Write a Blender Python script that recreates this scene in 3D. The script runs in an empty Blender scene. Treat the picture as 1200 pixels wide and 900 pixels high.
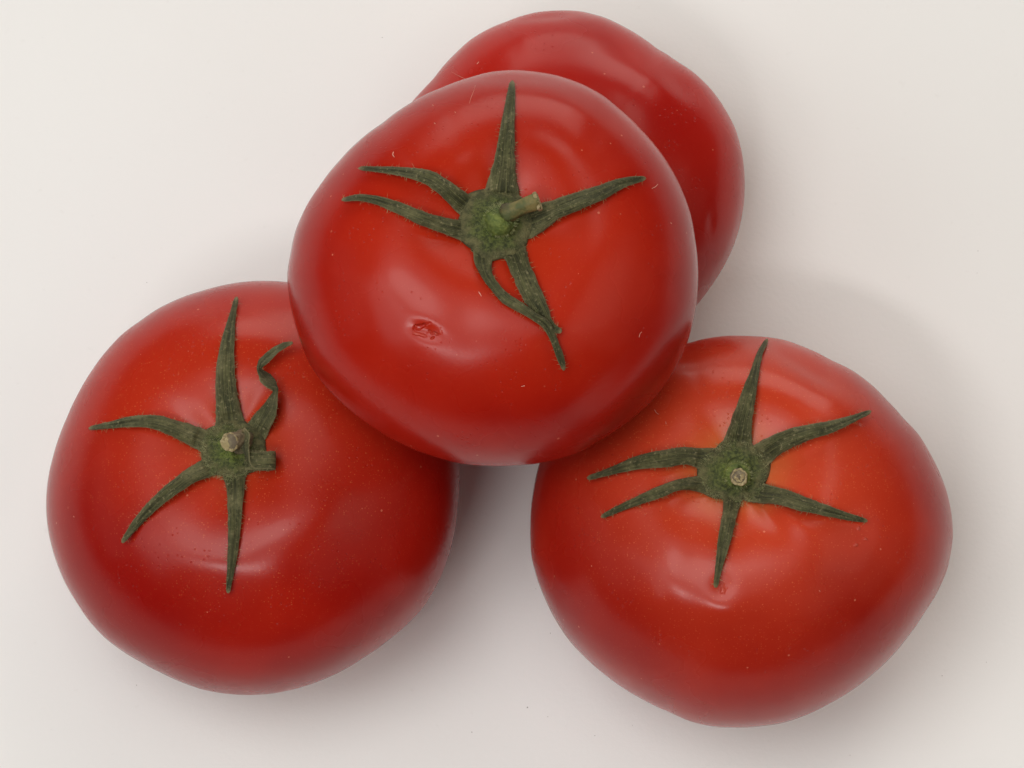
import bpy, bmesh, math, random
import numpy as np
from mathutils import Vector, Matrix, Euler
from mathutils.bvhtree import BVHTree
from mathutils import noise as mnoise

random.seed(7)
rng = np.random.default_rng(7)
scene = bpy.context.scene
COL = scene.collection

# ------------------------------------------------------------------ camera
TILT = math.radians(14.0)
DIST = 0.62
TARGET = np.array([0.0, 0.0, 0.03])
C_RIGHT = np.array([1.0, 0, 0])
C_UP = np.array([0, math.cos(TILT), math.sin(TILT)])
C_BACK = np.array([0, -math.sin(TILT), math.cos(TILT)])
CAM = TARGET + DIST * C_BACK
WID = 0.200                                   # metres seen across the frame at TARGET
FPX = 1200 * DIST / WID
MM = 0.001
cd = bpy.data.cameras.new("camera")
cam = bpy.data.objects.new("camera", cd)
COL.objects.link(cam)
cam.location = CAM
cam.rotation_euler = (TILT, 0, 0)
cd.sensor_width = 36
cd.lens = 36 * DIST / WID
cd.clip_start = 0.01
cd.clip_end = 50
scene.camera = cam

# ------------------------------------------------------------------ light
world = bpy.data.worlds.new("World")
scene.world = world
world.use_nodes = True
bg = world.node_tree.nodes["Background"]
bg.inputs[0].default_value = (1.0, 0.97, 0.94, 1)
bg.inputs[1].default_value = 0.015


def area(name, az, el, dist, size, size_y, power, color=(1, 1, 1), aim=(0, 0, 0.03)):
    ld = bpy.data.lights.new(name, 'AREA')
    ld.shape = 'RECTANGLE'
    ld.size = size
    ld.size_y = size_y
    ld.energy = power
    ld.color = color
    o = bpy.data.objects.new(name, ld)
    COL.objects.link(o)
    az, el = math.radians(az), math.radians(el)
    d = Vector((math.cos(az) * math.cos(el), math.sin(az) * math.cos(el), math.sin(el)))
    o.location = Vector(aim) + d * dist
    o.rotation_euler = d.to_track_quat('Z', 'Y').to_euler()
    return o


area("overhead_softbox", 180, 75, 1.2, 0.55, 0.55, 3.4, (1.0, 0.985, 0.965)).data.shape = 'DISK'
area("overhead_scrim", 180, 75, 1.25, 1.25, 1.25, 5.4, (1.0, 0.985, 0.965)).data.shape = 'DISK'
area("front_strip_window", 244, 58, 1.6, 0.44, 0.11, 4.5, (1.0, 0.95, 0.94))
area("left_window", 202, 47, 1.6, 0.9, 0.7, 3.8, (0.94, 1.0, 1.0))
area("back_right_window", 64, 50, 1.6, 0.40, 0.26, 1.3, (1.0, 0.95, 0.85))
area("low_back_window", 84, 18, 1.6, 1.4, 0.80, 11.6, (1.0, 0.96, 0.88))
area("low_left_bounce", 180, 20, 1.6, 1.2, 0.5, 0.8, (0.92, 1.0, 1.0))
area("right_bounce", 2, 47, 1.6, 1.0, 0.9, 2.7, (1.0, 0.91, 0.77))
area("low_right_bounce", 350, 20, 1.6, 1.2, 0.5, 0.6, (1.0, 0.80, 0.62))
area("front_right_bounce", 320, 45, 1.6, 1.0, 0.9, 1.2, (1.0, 0.88, 0.74))

scene.view_settings.view_transform = 'Standard'
scene.view_settings.look = 'None'
scene.view_settings.exposure = 0.0
scene.view_settings.gamma = 1.0
scene.render.engine = 'CYCLES'
scene.cycles.use_denoising = True
scene.cycles.max_bounces = 8

# ------------------------------------------------------------------ helpers


def project(P):
    d = np.asarray(P) - CAM
    z = -(d @ C_BACK)
    return np.stack([600 + FPX * (d @ C_RIGHT) / z, 450 - FPX * (d @ C_UP) / z], -1)


def ray_dir(px, py):
    d = C_RIGHT * (px - 600) / FPX + C_UP * (450 - py) / FPX - C_BACK
    return d / np.linalg.norm(d)


def on_plane(px, py, z):
    d = ray_dir(px, py)
    return CAM + d * ((z - CAM[2]) / d[2])


def smoothstep(a, b, x):
    t = np.clip((np.asarray(x, float) - a) / (b - a), 0, 1)
    return t * t * (3 - 2 * t)


def mesh_object(name, verts, faces, mat, parent=None, origin=(0, 0, 0), smooth=True, uvs=None):
    me = bpy.data.meshes.new(name)
    v = np.asarray(verts, float) - np.asarray(origin, float)
    if isinstance(faces, np.ndarray):
        me.vertices.add(len(v))
        me.vertices.foreach_set("co", v.astype(np.float32).ravel())
        n, k = faces.shape
        me.loops.add(n * k)
        me.loops.foreach_set("vertex_index", faces.astype(np.int32).ravel())
        me.polygons.add(n)
        me.polygons.foreach_set("loop_start", np.arange(0, n * k, k, dtype=np.int32))
        me.polygons.foreach_set("loop_total", np.full(n, k, dtype=np.int32))
        me.update(calc_edges=True)
        me.validate()
    else:
        me.from_pydata([tuple(p) for p in v], [], faces)
        me.update()
    if uvs is not None:
        layer = me.uv_layers.new(name="UVMap")
        idx = np.zeros(len(me.loops), dtype=np.int32)
        me.loops.foreach_get("vertex_index", idx)
        layer.data.foreach_set("uv", np.asarray(uvs, np.float32)[idx].ravel())
    if smooth:
        me.polygons.foreach_set("use_smooth", np.ones(len(me.polygons), dtype=bool))
    me.materials.append(mat)
    o = bpy.data.objects.new(name, me)
    COL.objects.link(o)
    if parent is not None:
        o.parent = parent
    return o


def catmull(pts, n):
    """resample rows of pts smoothly (by chord length of the first two columns)"""
    P = np.asarray(pts, float)
    seg = np.maximum(np.linalg.norm(np.diff(P[:, :2], axis=0), axis=1), 1e-3)
    t = np.concatenate([[0], np.cumsum(seg)])
    # slopes (finite difference, monotone-ish)
    m = np.zeros_like(P)
    d = np.diff(P, axis=0) / seg[:, None]
    m[0], m[-1] = d[0], d[-1]
    m[1:-1] = (d[:-1] * seg[1:, None] + d[1:] * seg[:-1, None]) / (seg[1:] + seg[:-1])[:, None]
    q = np.linspace(0, t[-1], n)
    i = np.clip(np.searchsorted(t, q, side='right') - 1, 0, len(seg) - 1)
    h = seg[i]
    u = ((q - t[i]) / h)[:, None]
    hh = h[:, None]
    return ((2 * u**3 - 3 * u**2 + 1) * P[i] + (u**3 - 2 * u**2 + u) * hh * m[i]
            + (-2 * u**3 + 3 * u**2) * P[i + 1] + (u**3 - u**2) * hh * m[i + 1])


# ------------------------------------------------------------------ node helper
class NT:
    def __init__(self, name):
        self.m = bpy.data.materials.new(name)
        self.m.use_nodes = True
        self.t = self.m.node_tree
        self.b = self.t.nodes["Principled BSDF"]

    def n(self, kind, **kw):
        nd = self.t.nodes.new(kind)
        for k, v in kw.items():
            setattr(nd, k, v)
        return nd

    def l(self, a, b):
        self.t.links.new(a, b)

    def val(self, sock, v):
        if hasattr(v, "is_output") or isinstance(v, bpy.types.NodeSocket):
            self.l(v, sock)
        else:
            sock.default_value = v

    def math(self, op, a, b=None, clamp=False):
        nd = self.n("ShaderNodeMath", operation=op, use_clamp=clamp)
        self.val(nd.inputs[0], a)
        if b is not None:
            self.val(nd.inputs[1], b)
        return nd.outputs[0]

    def ramp(self, x, a, b, c=0.0, d=1.0):
        nd = self.n("ShaderNodeMapRange", interpolation_type='SMOOTHSTEP')
        self.val(nd.inputs[0], x)
        nd.inputs[1].default_value, nd.inputs[2].default_value = a, b
        nd.inputs[3].default_value, nd.inputs[4].default_value = c, d
        return nd.outputs[0]

    def mix(self, f, a, b, mode='MIX'):
        nd = self.n("ShaderNodeMix", data_type='RGBA', blend_type=mode)
        self.val(nd.inputs[0], f)
        self.val(nd.inputs[6], a)
        self.val(nd.inputs[7], b)
        return nd.outputs[2]

    def noise(self, vec, scale, detail=3, rough=0.5):
        nd = self.n("ShaderNodeTexNoise")
        self.l(vec, nd.inputs["Vector"])
        nd.inputs["Scale"].default_value = scale
        nd.inputs["Detail"].default_value = detail
        nd.inputs["Roughness"].default_value = rough
        return nd.outputs["Fac"]

    def ellipse(self, vec, p, sx, sy, rot):
        sub = self.n("ShaderNodeVectorMath", operation='SUBTRACT')
        self.l(vec, sub.inputs[0])
        sub.inputs[1].default_value = tuple(p)
        r = math.radians(rot)
        U = C_RIGHT * math.cos(r) - C_UP * math.sin(r)
        W = -C_RIGHT * math.sin(r) - C_UP * math.cos(r)
        out = []
        for ax, sc in ((U, sx), (W, sy)):
            dt = self.n("ShaderNodeVectorMath", operation='DOT_PRODUCT')
            self.l(sub.outputs[0], dt.inputs[0])
            dt.inputs[1].default_value = tuple(ax / sc)
            out.append(self.math('MULTIPLY', dt.outputs["Value"], dt.outputs["Value"]))
        # keep it on the near face of the fruit
        dz = self.dist(vec, p)
        return self.math('ADD', self.math('SQRT', self.math('ADD', out[0], out[1])), self.ramp(dz, 0.006, 0.008, 0, 9))

    def dist(self, vec, p):
        nd = self.n("ShaderNodeVectorMath", operation='DISTANCE')
        self.l(vec, nd.inputs[0])
        nd.inputs[1].default_value = tuple(p)
        return nd.outputs["Value"]


def rgb(r, g, b):
    f = lambda c: (c / 255 / 12.92) if c <= 10.31 else ((c / 255 + 0.055) / 1.055) ** 2.4
    return (f(r), f(g), f(b), 1)


def skin_material(name, stem, red, deep, orange, ring, yellow, speck, scars=(), seed=0.0, rough=0.23):
    """stem: local point of the stem; ring: metres of the paler flush; speck: strength of pale speckles"""
    t = NT(name)
    tc = t.n("ShaderNodeTexCoord").outputs["Object"]
    off = t.n("ShaderNodeVectorMath", operation='ADD')
    t.l(tc, off.inputs[0])
    off.inputs[1].default_value = (seed, seed * 0.7, -seed)
    v = off.outputs[0]
    big = t.noise(v, 26, 3)
    mid = t.noise(v, 90, 4)
    d = t.dist(tc, stem)
    dn = t.math('ADD', d, t.math('MULTIPLY', t.math('SUBTRACT', big, 0.5), 0.022))
    f_or = t.ramp(dn, ring, 0.003)
    col = t.mix(t.ramp(big, 0.35, 0.68), red, deep)
    col = t.mix(t.math('MULTIPLY', f_or, 0.85), col, orange)
    # yellowish-green flush right round the stem
    f_y = t.math('MULTIPLY', t.ramp(t.math('ADD', d, t.math('MULTIPLY', t.math('SUBTRACT', mid, 0.5), 0.008)), 0.0135, 0.005), yellow)
    col = t.mix(f_y, col, rgb(196, 126, 66))
    col = t.mix(t.ramp(mid, 0.3, 0.8, 0.0, 0.22), col, t.mix(0.5, col, deep))
    # golden speckles
    vo = t.n("ShaderNodeTexVoronoi", feature='F1')
    t.l(v, vo.inputs["Vector"])
    vo.inputs["Scale"].default_value = 2600
    sp = t.n("ShaderNodeSeparateColor")
    t.l(vo.outputs["Color"], sp.inputs[0])
    size = t.math('MULTIPLY', sp.outputs[0], 0.36)
    dot = t.math('LESS_THAN', vo.outputs["Distance"], size)
    pick = t.ramp(sp.outputs[1], 0.15, 0.95)
    dens = t.ramp(t.math('ADD', d, t.math('MULTIPLY', t.math('SUBTRACT', mid, 0.5), 0.03)), 0.046, 0.012, 0.12, 1.0)
    sf = t.math('MULTIPLY', t.math('MULTIPLY', dot, pick), t.math('MULTIPLY', dens, speck))
    col = t.mix(sf, col, rgb(220, 122, 76))
    # bigger sparse pale specks
    vo2 = t.n("ShaderNodeTexVoronoi", feature='F1')
    t.l(v, vo2.inputs["Vector"])
    vo2.inputs["Scale"].default_value = 420
    s2 = t.n("ShaderNodeSeparateColor")
    t.l(vo2.outputs["Color"], s2.inputs[0])
    dot2 = t.math('LESS_THAN', vo2.outputs["Distance"], t.math('MULTIPLY', s2.outputs[0], 0.11))
    sf2 = t.math('MULTIPLY', dot2, t.ramp(s2.outputs[1], 0.72, 0.9, 0, 0.45))
    col = t.mix(sf2, col, rgb(232, 150, 120))
    # tiny dark pits, in clusters
    vo3 = t.n("ShaderNodeTexVoronoi", feature='F1')
    t.l(v, vo3.inputs["Vector"])
    vo3.inputs["Scale"].default_value = 1150
    s3 = t.n("ShaderNodeSeparateColor")
    t.l(vo3.outputs["Color"], s3.inputs[0])
    dot3 = t.ramp(vo3.outputs["Distance"], 0.26, 0.12)
    clus = t.math('MULTIPLY', t.ramp(t.noise(v, 120, 2), 0.50, 0.62), t.ramp(s3.outputs[0], 0.45, 0.6))
    pits = t.math('MULTIPLY', dot3, clus)
    col = t.mix(t.math('MULTIPLY', pits, 0.06), col, rgb(90, 12, 12))
    # relief
    fine = t.noise(v, 1500, 2)
    hgt = t.math('MULTIPLY', fine, 0.022)
    hgt = t.math('ADD', hgt, t.math('MULTIPLY', t.noise(v, 300, 3), 0.02))
    hgt = t.math('SUBTRACT', hgt, t.math('MULTIPLY', pits, 0.12))
    for (p, ext, kind) in scars:
        dd = t.dist(tc, p) if kind == 'fleck' else t.ellipse(tc, p, ext[0] * MM / 6, ext[1] * MM / 6, ext[2])
        if kind == 'pit':                    # sunken scar, softly edged
            dj = t.math('ADD', dd, t.math('MULTIPLY', t.math('SUBTRACT', t.noise(v, 1100, 3), 0.5), 2.6))
            msk = t.ramp(dj, 1.35, 0.2)
            hgt = t.math('SUBTRACT', hgt, t.math('MULTIPLY', msk, ext[3] * 0.62))
            col = t.mix(t.math('MULTIPLY', msk, 0.3), col, rgb(176, 48, 44) if ext[3] > 1 else rgb(200, 104, 88))
        else:                                # thin corky flecks
            msk = t.math('MULTIPLY', t.ramp(dd, ext, ext * 0.4), t.ramp(t.noise(v, 700, 2), 0.62, 0.68))
            hgt = t.math('ADD', hgt, t.math('MULTIPLY', msk, 0.5))
            col = t.mix(t.math('MULTIPLY', msk, 0.4), col, rgb(205, 110, 95))
    bp = t.n("ShaderNodeBump")
    bp.inputs["Strength"].default_value = 1.0
    bp.inputs["Distance"].default_value = 0.0005
    t.l(hgt, bp.inputs["Height"])
    t.l(bp.outputs[0], t.b.inputs["Normal"])
    t.l(col, t.b.inputs["Base Color"])
    t.val(t.b.inputs["Roughness"], t.ramp(t.noise(v, 60, 3), 0.3, 0.7, rough - 0.03, rough + 0.06))
    t.b.inputs["IOR"].default_value = 1.45
    t.b.inputs["Specular IOR Level"].default_value = 0.25
    t.b.inputs["Subsurface Weight"].default_value = 0.32
    t.b.inputs["Subsurface Radius"].default_value = (1.0, 0.22, 0.12)
    t.b.inputs["Subsurface Scale"].default_value = 0.005
    return t.m


def leaf_material(name, base, dark, light, green=0.0):
    t = NT(name)
    uv = t.n("ShaderNodeUVMap").outputs[0]
    tc = t.n("ShaderNodeTexCoord").outputs["Object"]
    mp = t.n("ShaderNodeMapping")
    mp.inputs["Scale"].default_value = (9, 1.6, 1)
    t.l(uv, mp.inputs[0])
    streak = t.noise(mp.outputs[0], 2.2, 5, 0.65)
    patch = t.noise(tc, 260, 4, 0.6)
    grain = t.noise(tc, 1700, 3, 0.6)
    col = t.mix(t.ramp(streak, 0.38, 0.66), dark, base)
    col = t.mix(t.ramp(patch, 0.40, 0.80, 0, 0.45), col, light)
    col = t.mix(t.ramp(grain, 0.56, 0.72, 0, 0.6), col, rgb(150, 140, 104))
    col = t.mix(t.ramp(grain, 0.44, 0.30, 0, 0.6), col, rgb(34, 38, 20))
    sx0 = t.n("ShaderNodeSeparateXYZ")
    t.l(uv, sx0.inputs[0])
    edge = t.math('ABSOLUTE', t.math('SUBTRACT', sx0.outputs[0], 0.5))
    wob = t.math('ADD', edge, t.math('MULTIPLY', t.math('SUBTRACT', patch, 0.5), 0.12))
    col = t.mix(t.ramp(wob, 0.38, 0.5, 0, 0.55), col, rgb(124, 116, 82))
    col = t.mix(t.ramp(wob, 0.07, 0.015, 0, 0.45), col, dark)
    # dry tip: v runs 0 (base) .. 1 (tip)
    sx = t.n("ShaderNodeSeparateXYZ")
    t.l(uv, sx.inputs[0])
    col = t.mix(t.ramp(sx.outputs[1], 0.955, 1.0, 0, 0.75), col, rgb(150, 135, 96))
    t.l(col, t.b.inputs["Base Color"])
    bp = t.n("ShaderNodeBump")
    bp.inputs["Strength"].default_value = 1.0
    bp.inputs["Distance"].default_value = 0.00035
    t.l(t.math('ADD', t.math('MULTIPLY', streak, 1.0), t.math('MULTIPLY', grain, 0.7)), bp.inputs["Height"])
    t.l(bp.outputs[0], t.b.inputs["Normal"])
    t.b.inputs["Roughness"].default_value = 0.62
    t.b.inputs["Specular IOR Level"].default_value = 0.25
    t.b.inputs["Sheen Weight"].default_value = 0.06
    t.b.inputs["Sheen Tint"].default_value = (1.0, 0.9, 0.7, 1)
    return t.m


def noisy_material(name, a, b, scale=900, rough=0.7, bump=0.0003, c=None):
    t = NT(name)
    tc = t.n("ShaderNodeTexCoord").outputs["Object"]
    f = t.noise(tc, scale, 4, 0.6)
    g = t.noise(tc, scale * 0.28, 3, 0.6)
    col = t.mix(t.ramp(f, 0.36, 0.64), a, b)
    if c is not None:
        col = t.mix(t.ramp(g, 0.46, 0.60), col, c)
    t.l(col, t.b.inputs["Base Color"])
    t.b.inputs["Roughness"].default_value = rough
    bp = t.n("ShaderNodeBump")
    bp.inputs["Distance"].default_value = bump
    t.l(f, bp.inputs["Height"])
    t.l(bp.outputs[0], t.b.inputs["Normal"])
    return t.m


# ------------------------------------------------------------------ the surface underneath
def build_table():
    t = NT("matte_white_board")
    tc = t.n("ShaderNodeTexCoord").outputs["Object"]
    n1 = t.noise(tc, 9, 4)
    n2 = t.noise(tc, 420, 3)
    col = t.mix(t.ramp(n1, 0.3, 0.7), (0.798, 0.788, 0.768, 1), (0.823, 0.814, 0.796, 1))
    col = t.mix(t.ramp(n2, 0.66, 0.78, 0, 0.12), col, (0.60, 0.57, 0.54, 1))
    t.l(col, t.b.inputs["Base Color"])
    t.b.inputs["Roughness"].default_value = 0.55
    t.b.inputs["Specular IOR Level"].default_value = 0.3
    bp = t.n("ShaderNodeBump")
    bp.inputs["Distance"].default_value = 0.0001
    bp.inputs["Strength"].default_value = 0.4
    t.l(t.noise(tc, 900, 3), bp.inputs["Height"])
    t.l(bp.outputs[0], t.b.inputs["Normal"])
    s, n = 0.9, 2
    v = [(-s, -s, 0), (s, -s, 0), (s, s, 0), (-s, s, 0), (-s, -s, -0.012), (s, -s, -0.012), (s, s, -0.012), (-s, s, -0.012)]
    f = [(0, 1, 2, 3), (7, 6, 5, 4), (0, 4, 5, 1), (1, 5, 6, 2), (2, 6, 7, 3), (3, 7, 4, 0)]
    o = mesh_object("table", v, f, t.m, smooth=False)
    o["kind"] = "structure"


build_table()

# ------------------------------------------------------------------ tomato bodies
NU, NV = 460, 300


def body_points(P):
    """P: dict of shape values -> verts around the origin, stem axis +Z"""
    th = np.linspace(0, math.pi, NV + 1)[1:-1]
    ps = np.linspace(0, 2 * math.pi, NU, endpoint=False)
    T, S = np.meshgrid(th, ps, indexing='ij')
    s, c = np.sin(T), np.cos(T)
    n = P.get('n', 2.25)
    r = (np.abs(s)**n + np.abs(c)**n)**(-1 / n)
    rho = r * s
    z = r * c
    a, ct, cb = P['a'], P['ct'], P['cb']
    h = np.where(z > 0, z * ct, z * cb)
    top = z > 0
    # dimple with radiating furrows
    lob = np.zeros_like(S)
    for (k, ph, am) in P.get('lobes', []):
        lob += am * np.cos(k * (S - math.radians(ph)))
    sig = P.get('sig', 0.33)
    g = np.exp(-(rho / sig)**2)
    h = np.where(top, h - P.get('dip', 0.2) * ct * g * (1 + 0.9 * lob), h)
    ringw = np.exp(-((rho - 0.52) / 0.24)**2)
    h = np.where(top, h + 0.14 * ct * ringw * lob, h)
    # sharper furrows close to the stem
    for (ang, wid, dep) in P.get('furrows', []):
        da = (S - math.radians(ang) + math.pi) % (2 * math.pi) - math.pi
        w = np.exp(-(da / math.radians(wid))**2) * np.exp(-((rho - 0.24) / 0.16)**2)
        h = np.where(top, h - dep * w, h)
    h = np.where(~top, h + P.get('dipb', 0.07) * cb * np.exp(-(rho / 0.25)**2), h)
    rho = rho * (1 + 0.25 * lob * smoothstep(0.2, 0.8, rho))
    X = a * rho * np.cos(S)
    Y = a * rho * np.sin(S)
    V = np.stack([X, Y, h], -1).reshape(-1, 3)
    zt = V[:NU, 2].mean()
    zb = V[-NU:, 2].mean()
    V = np.vstack([V, [[0, 0, zt]], [[0, 0, zb]]])
    return V


def body_faces():
    m = NV - 1
    i = np.arange(m - 1)[:, None]
    j = np.arange(NU)[None, :]
    a = i * NU + j
    b = i * NU + (j + 1) % NU
    quads = np.stack([a, a + NU, b + NU, b], -1).reshape(-1, 4)
    top, bot = m * NU, m * NU + 1
    tri = []
    for k in range(NU):
        tri.append((top, k, (k + 1) % NU))
        tri.append((bot, (m - 1) * NU + (k + 1) % NU, (m - 1) * NU + k))
    return quads, np.array(tri)


QUADS, TRIS = body_faces()
TRI_ALL = np.vstack([QUADS[:, [0, 1, 2]], QUADS[:, [0, 2, 3]], TRIS])


def outline_radius(points, c0):
    d = np.asarray(points, float) - c0
    ang = np.arctan2(-d[:, 1], d[:, 0])
    rad = np.hypot(d[:, 0], d[:, 1])
    o = np.argsort(ang)
    ang, rad = ang[o], rad[o]
    A = np.linspace(-math.pi, math.pi, 721)[:-1]
    R = np.interp(A, np.concatenate([ang - 2 * math.pi, ang, ang + 2 * math.pi]), np.tile(rad, 3))
    k = np.exp(-(np.arange(-16, 17) / 5.0)**2)
    k /= k.sum()
    R = np.convolve(np.concatenate([R[-16:], R, R[:16]]), k, 'valid')
    return A, R


def rot_to(axis):
    q = Vector((0, 0, 1)).rotation_difference(Vector(axis).normalized())
    return np.array(q.to_matrix())


def vert_normals(V):
    n = np.zeros_like(V)
    fn = np.cross(V[TRI_ALL[:, 1]] - V[TRI_ALL[:, 0]], V[TRI_ALL[:, 2]] - V[TRI_ALL[:, 0]])
    for k in range(3):
        for ax in range(3):
            n[:, ax] += np.bincount(TRI_ALL[:, k], weights=fn[:, ax], minlength=len(V))
    return n / np.maximum(np.linalg.norm(n, axis=1, keepdims=True), 1e-12)


def shape(P, zc, axis):
    c0 = np.array(P['c'], float)
    Pc = on_plane(c0[0], c0[1], zc)
    base = body_points(P) @ rot_to(axis).T
    if 'spin' in P:
        pass
    V = base + Pc
    A, R = outline_radius(P['outline'], c0)
    for it in range(4):
        q = project(V) - c0
        ang = np.arctan2(-q[:, 1], q[:, 0])
        rad = np.hypot(q[:, 0], q[:, 1])
        b = ((ang + math.pi) / (2 * math.pi) * 240).astype(int) % 240
        mx = np.zeros(240)
        np.maximum.at(mx, b, rad)
        Ab = -math.pi + (np.arange(240) + 0.5) * 2 * math.pi / 240
        kk = np.exp(-(np.arange(-6, 7) / 2.2)**2)
        kk /= kk.sum()
        mx = np.convolve(np.concatenate([mx[-6:], mx, mx[:6]]), kk, 'valid')
        mxa = np.interp(ang, np.concatenate([Ab[-1:] - 2 * math.pi, Ab, Ab[:1] + 2 * math.pi]), np.concatenate([mx[-1:], mx, mx[:1]]))
        tgt = np.interp(ang, A, R, period=2 * math.pi)
        f = rad / mxa
        mean = np.mean(R) / np.mean(mx)
        k = mean + (tgt / mxa - mean) * smoothstep(0.15, 0.98, f)
        d = V - Pc
        u = d @ C_RIGHT
        w = d @ C_UP
        V = V + ((k - 1) * u)[:, None] * C_RIGHT + ((k - 1) * w)[:, None] * C_UP
    return V, Pc


def solve_axis(P, zc, axis):
    ax = np.array(axis, float)
    for _ in range(5):
        V, Pc = shape(P, zc, ax)
        s = project(V[-2][None])[0]
        e = np.array(P['stem'], float) - s
        if np.hypot(*e) < 0.5:
            break
        top = max(np.linalg.norm(V[-2] - Pc), 0.01)
        k = 0.85 * (Pc - CAM) @ (-C_BACK) / FPX / top
        ax = ax + C_RIGHT * e[0] * k - C_UP * e[1] * k
        ax /= np.linalg.norm(ax)
    return ax


def apply_bumps(V, bumps):
    if not bumps:
        return V
    N = vert_normals(V)
    tree = BVHTree.FromPolygons([tuple(p) for p in V], [tuple(int(i) for i in t) for t in TRI_ALL])
    out = V.copy()
    for b in bumps:
        px, py, sx, sy, rotd, amp = b
        hit = tree.ray_cast(Vector(CAM), Vector(ray_dir(px, py)))
        if hit[0] is None:
            continue
        h = np.array(hit[0])
        hn = np.array(hit[1])
        d = V - h
        u = d @ C_RIGHT * 6000
        w = -(d @ C_UP) * 6000
        dep = d @ hn * 6000
        r = math.radians(rotd)
        a = u * math.cos(r) + w * math.sin(r)
        c = -u * math.sin(r) + w * math.cos(r)
        g = np.exp(-(a / sx)**2 - (c / sy)**2 - (dep / 150.0)**2) * (N @ C_BACK > -0.2)
        out += N * (g * amp * MM)[:, None]
    return out


OUT_A = [(340, 297), (346.7, 268), (358.7, 241), (376, 214.7), (397.3, 188), (421.3, 164), (448, 144), (477.3, 122.7), (490.7, 114.7), (517, 102.7), (546.7, 91.5), (576, 84), (602.7, 81.9), (626.7, 83.5), (653.3, 88), (680, 97.3), (706.7, 112), (728, 129.3), (749.3, 149.3), (770.7, 173.3), (786.7, 197.3), (799, 222), (809.3, 250.7), (814.7, 280), (817.9, 312), (817.3, 338.7), (814, 370.7), (805.3, 402.7), (792, 432), (784, 445.3), (762.7, 472), (736, 494.7), (704, 516), (674.7, 532), (640, 541.9), (605.3, 545.8), (576, 546.2), (538.7, 543), (506.7, 534.7), (469.3, 520), (434.7, 500), (405.3, 477.3), (381.3, 453.3), (362.7, 426.7), (349.3, 392), (340, 357.3), (336.5, 320)]
OUT_B = [(336, 332.5), (306.7, 330), (285.3, 330.4), (264, 333.3), (237, 340), (210.7, 348.8), (184, 361.9), (162.7, 376.8), (141.3, 393.3), (122.7, 413.3), (105.3, 437.3), (90.7, 462.7), (78.7, 488), (69.3, 510.7), (61.9, 534.7), (56.5, 558), (54, 580), (54, 601), (58, 630.7), (65.3, 657.3), (74.7, 681), (88, 705.3), (104, 729.3), (122.7, 749.3), (144, 765.3), (165.3, 777.3), (189.3, 789.3), (213.3, 800), (237.3, 808), (264, 812.8), (290.7, 814.5), (317.3, 813), (346.7, 807.2), (373.3, 798.7), (400, 786.7), (426.7, 770.7), (453.3, 752), (477.3, 732), (496, 712), (509.3, 690.7), (520, 668), (528.5, 644), (534, 620), (537, 596), (538.5, 572), (538.5, 546.7), (534, 512), (524, 478), (508, 446), (485, 415), (455, 385), (420, 360), (380, 341)]
OUT_C = [(621.3, 620), (622.7, 652), (629.3, 678.7), (638.7, 702.7), (650.7, 726.7), (666.7, 750.7), (685.3, 770.7), (706.7, 789.3), (730.7, 806.7), (754.7, 820.5), (781.3, 833.3), (808, 845), (834.7, 851.2), (866.7, 852.8), (893.3, 851), (920, 846.7), (946.7, 837.3), (973.3, 824), (1000, 808), (1024, 789.3), (1045.3, 769.3), (1064, 746.7), (1082.7, 720), (1098.7, 694.7), (1109.3, 670.7), (1114.7, 646.7), (1116.8, 625), (1114.7, 598.7), (1109.3, 574.7), (1101.3, 553.3), (1089.3, 529.3), (1076, 508), (1058.7, 489.3), (1040, 469.3), (1021.3, 450.7), (1000, 434.7), (973.3, 421.3), (946.7, 408), (920, 398), (893.3, 393.3), (866.7, 392.3), (837, 394), (805.3, 400), (765, 408), (727, 423), (692, 446), (664, 476), (644, 510), (631.5, 544), (625.3, 572), (622, 598.7)]
OUT_D = [(482, 120), (495, 105), (508, 91.7), (520, 76.7), (533.3, 62.5), (550, 47.5), (570, 35), (590, 25.8), (606.7, 19.2), (626.7, 14), (653.3, 11.5), (680, 12.5), (706.7, 19.2), (733.3, 32), (754.7, 45.3), (770.7, 57.3), (792, 70.7), (813.3, 85.3), (832, 104), (848, 126.7), (861.3, 152), (869.3, 181.3), (872.5, 213.3), (872.5, 226.7), (868, 261.3), (858.7, 290.7), (845.3, 317.3), (829.3, 341.3), (814, 361), (790, 384), (755, 400), (700, 408), (640, 402), (580, 380), (530, 345), (492, 295), (472, 240), (464, 195), (469, 150)]

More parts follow.
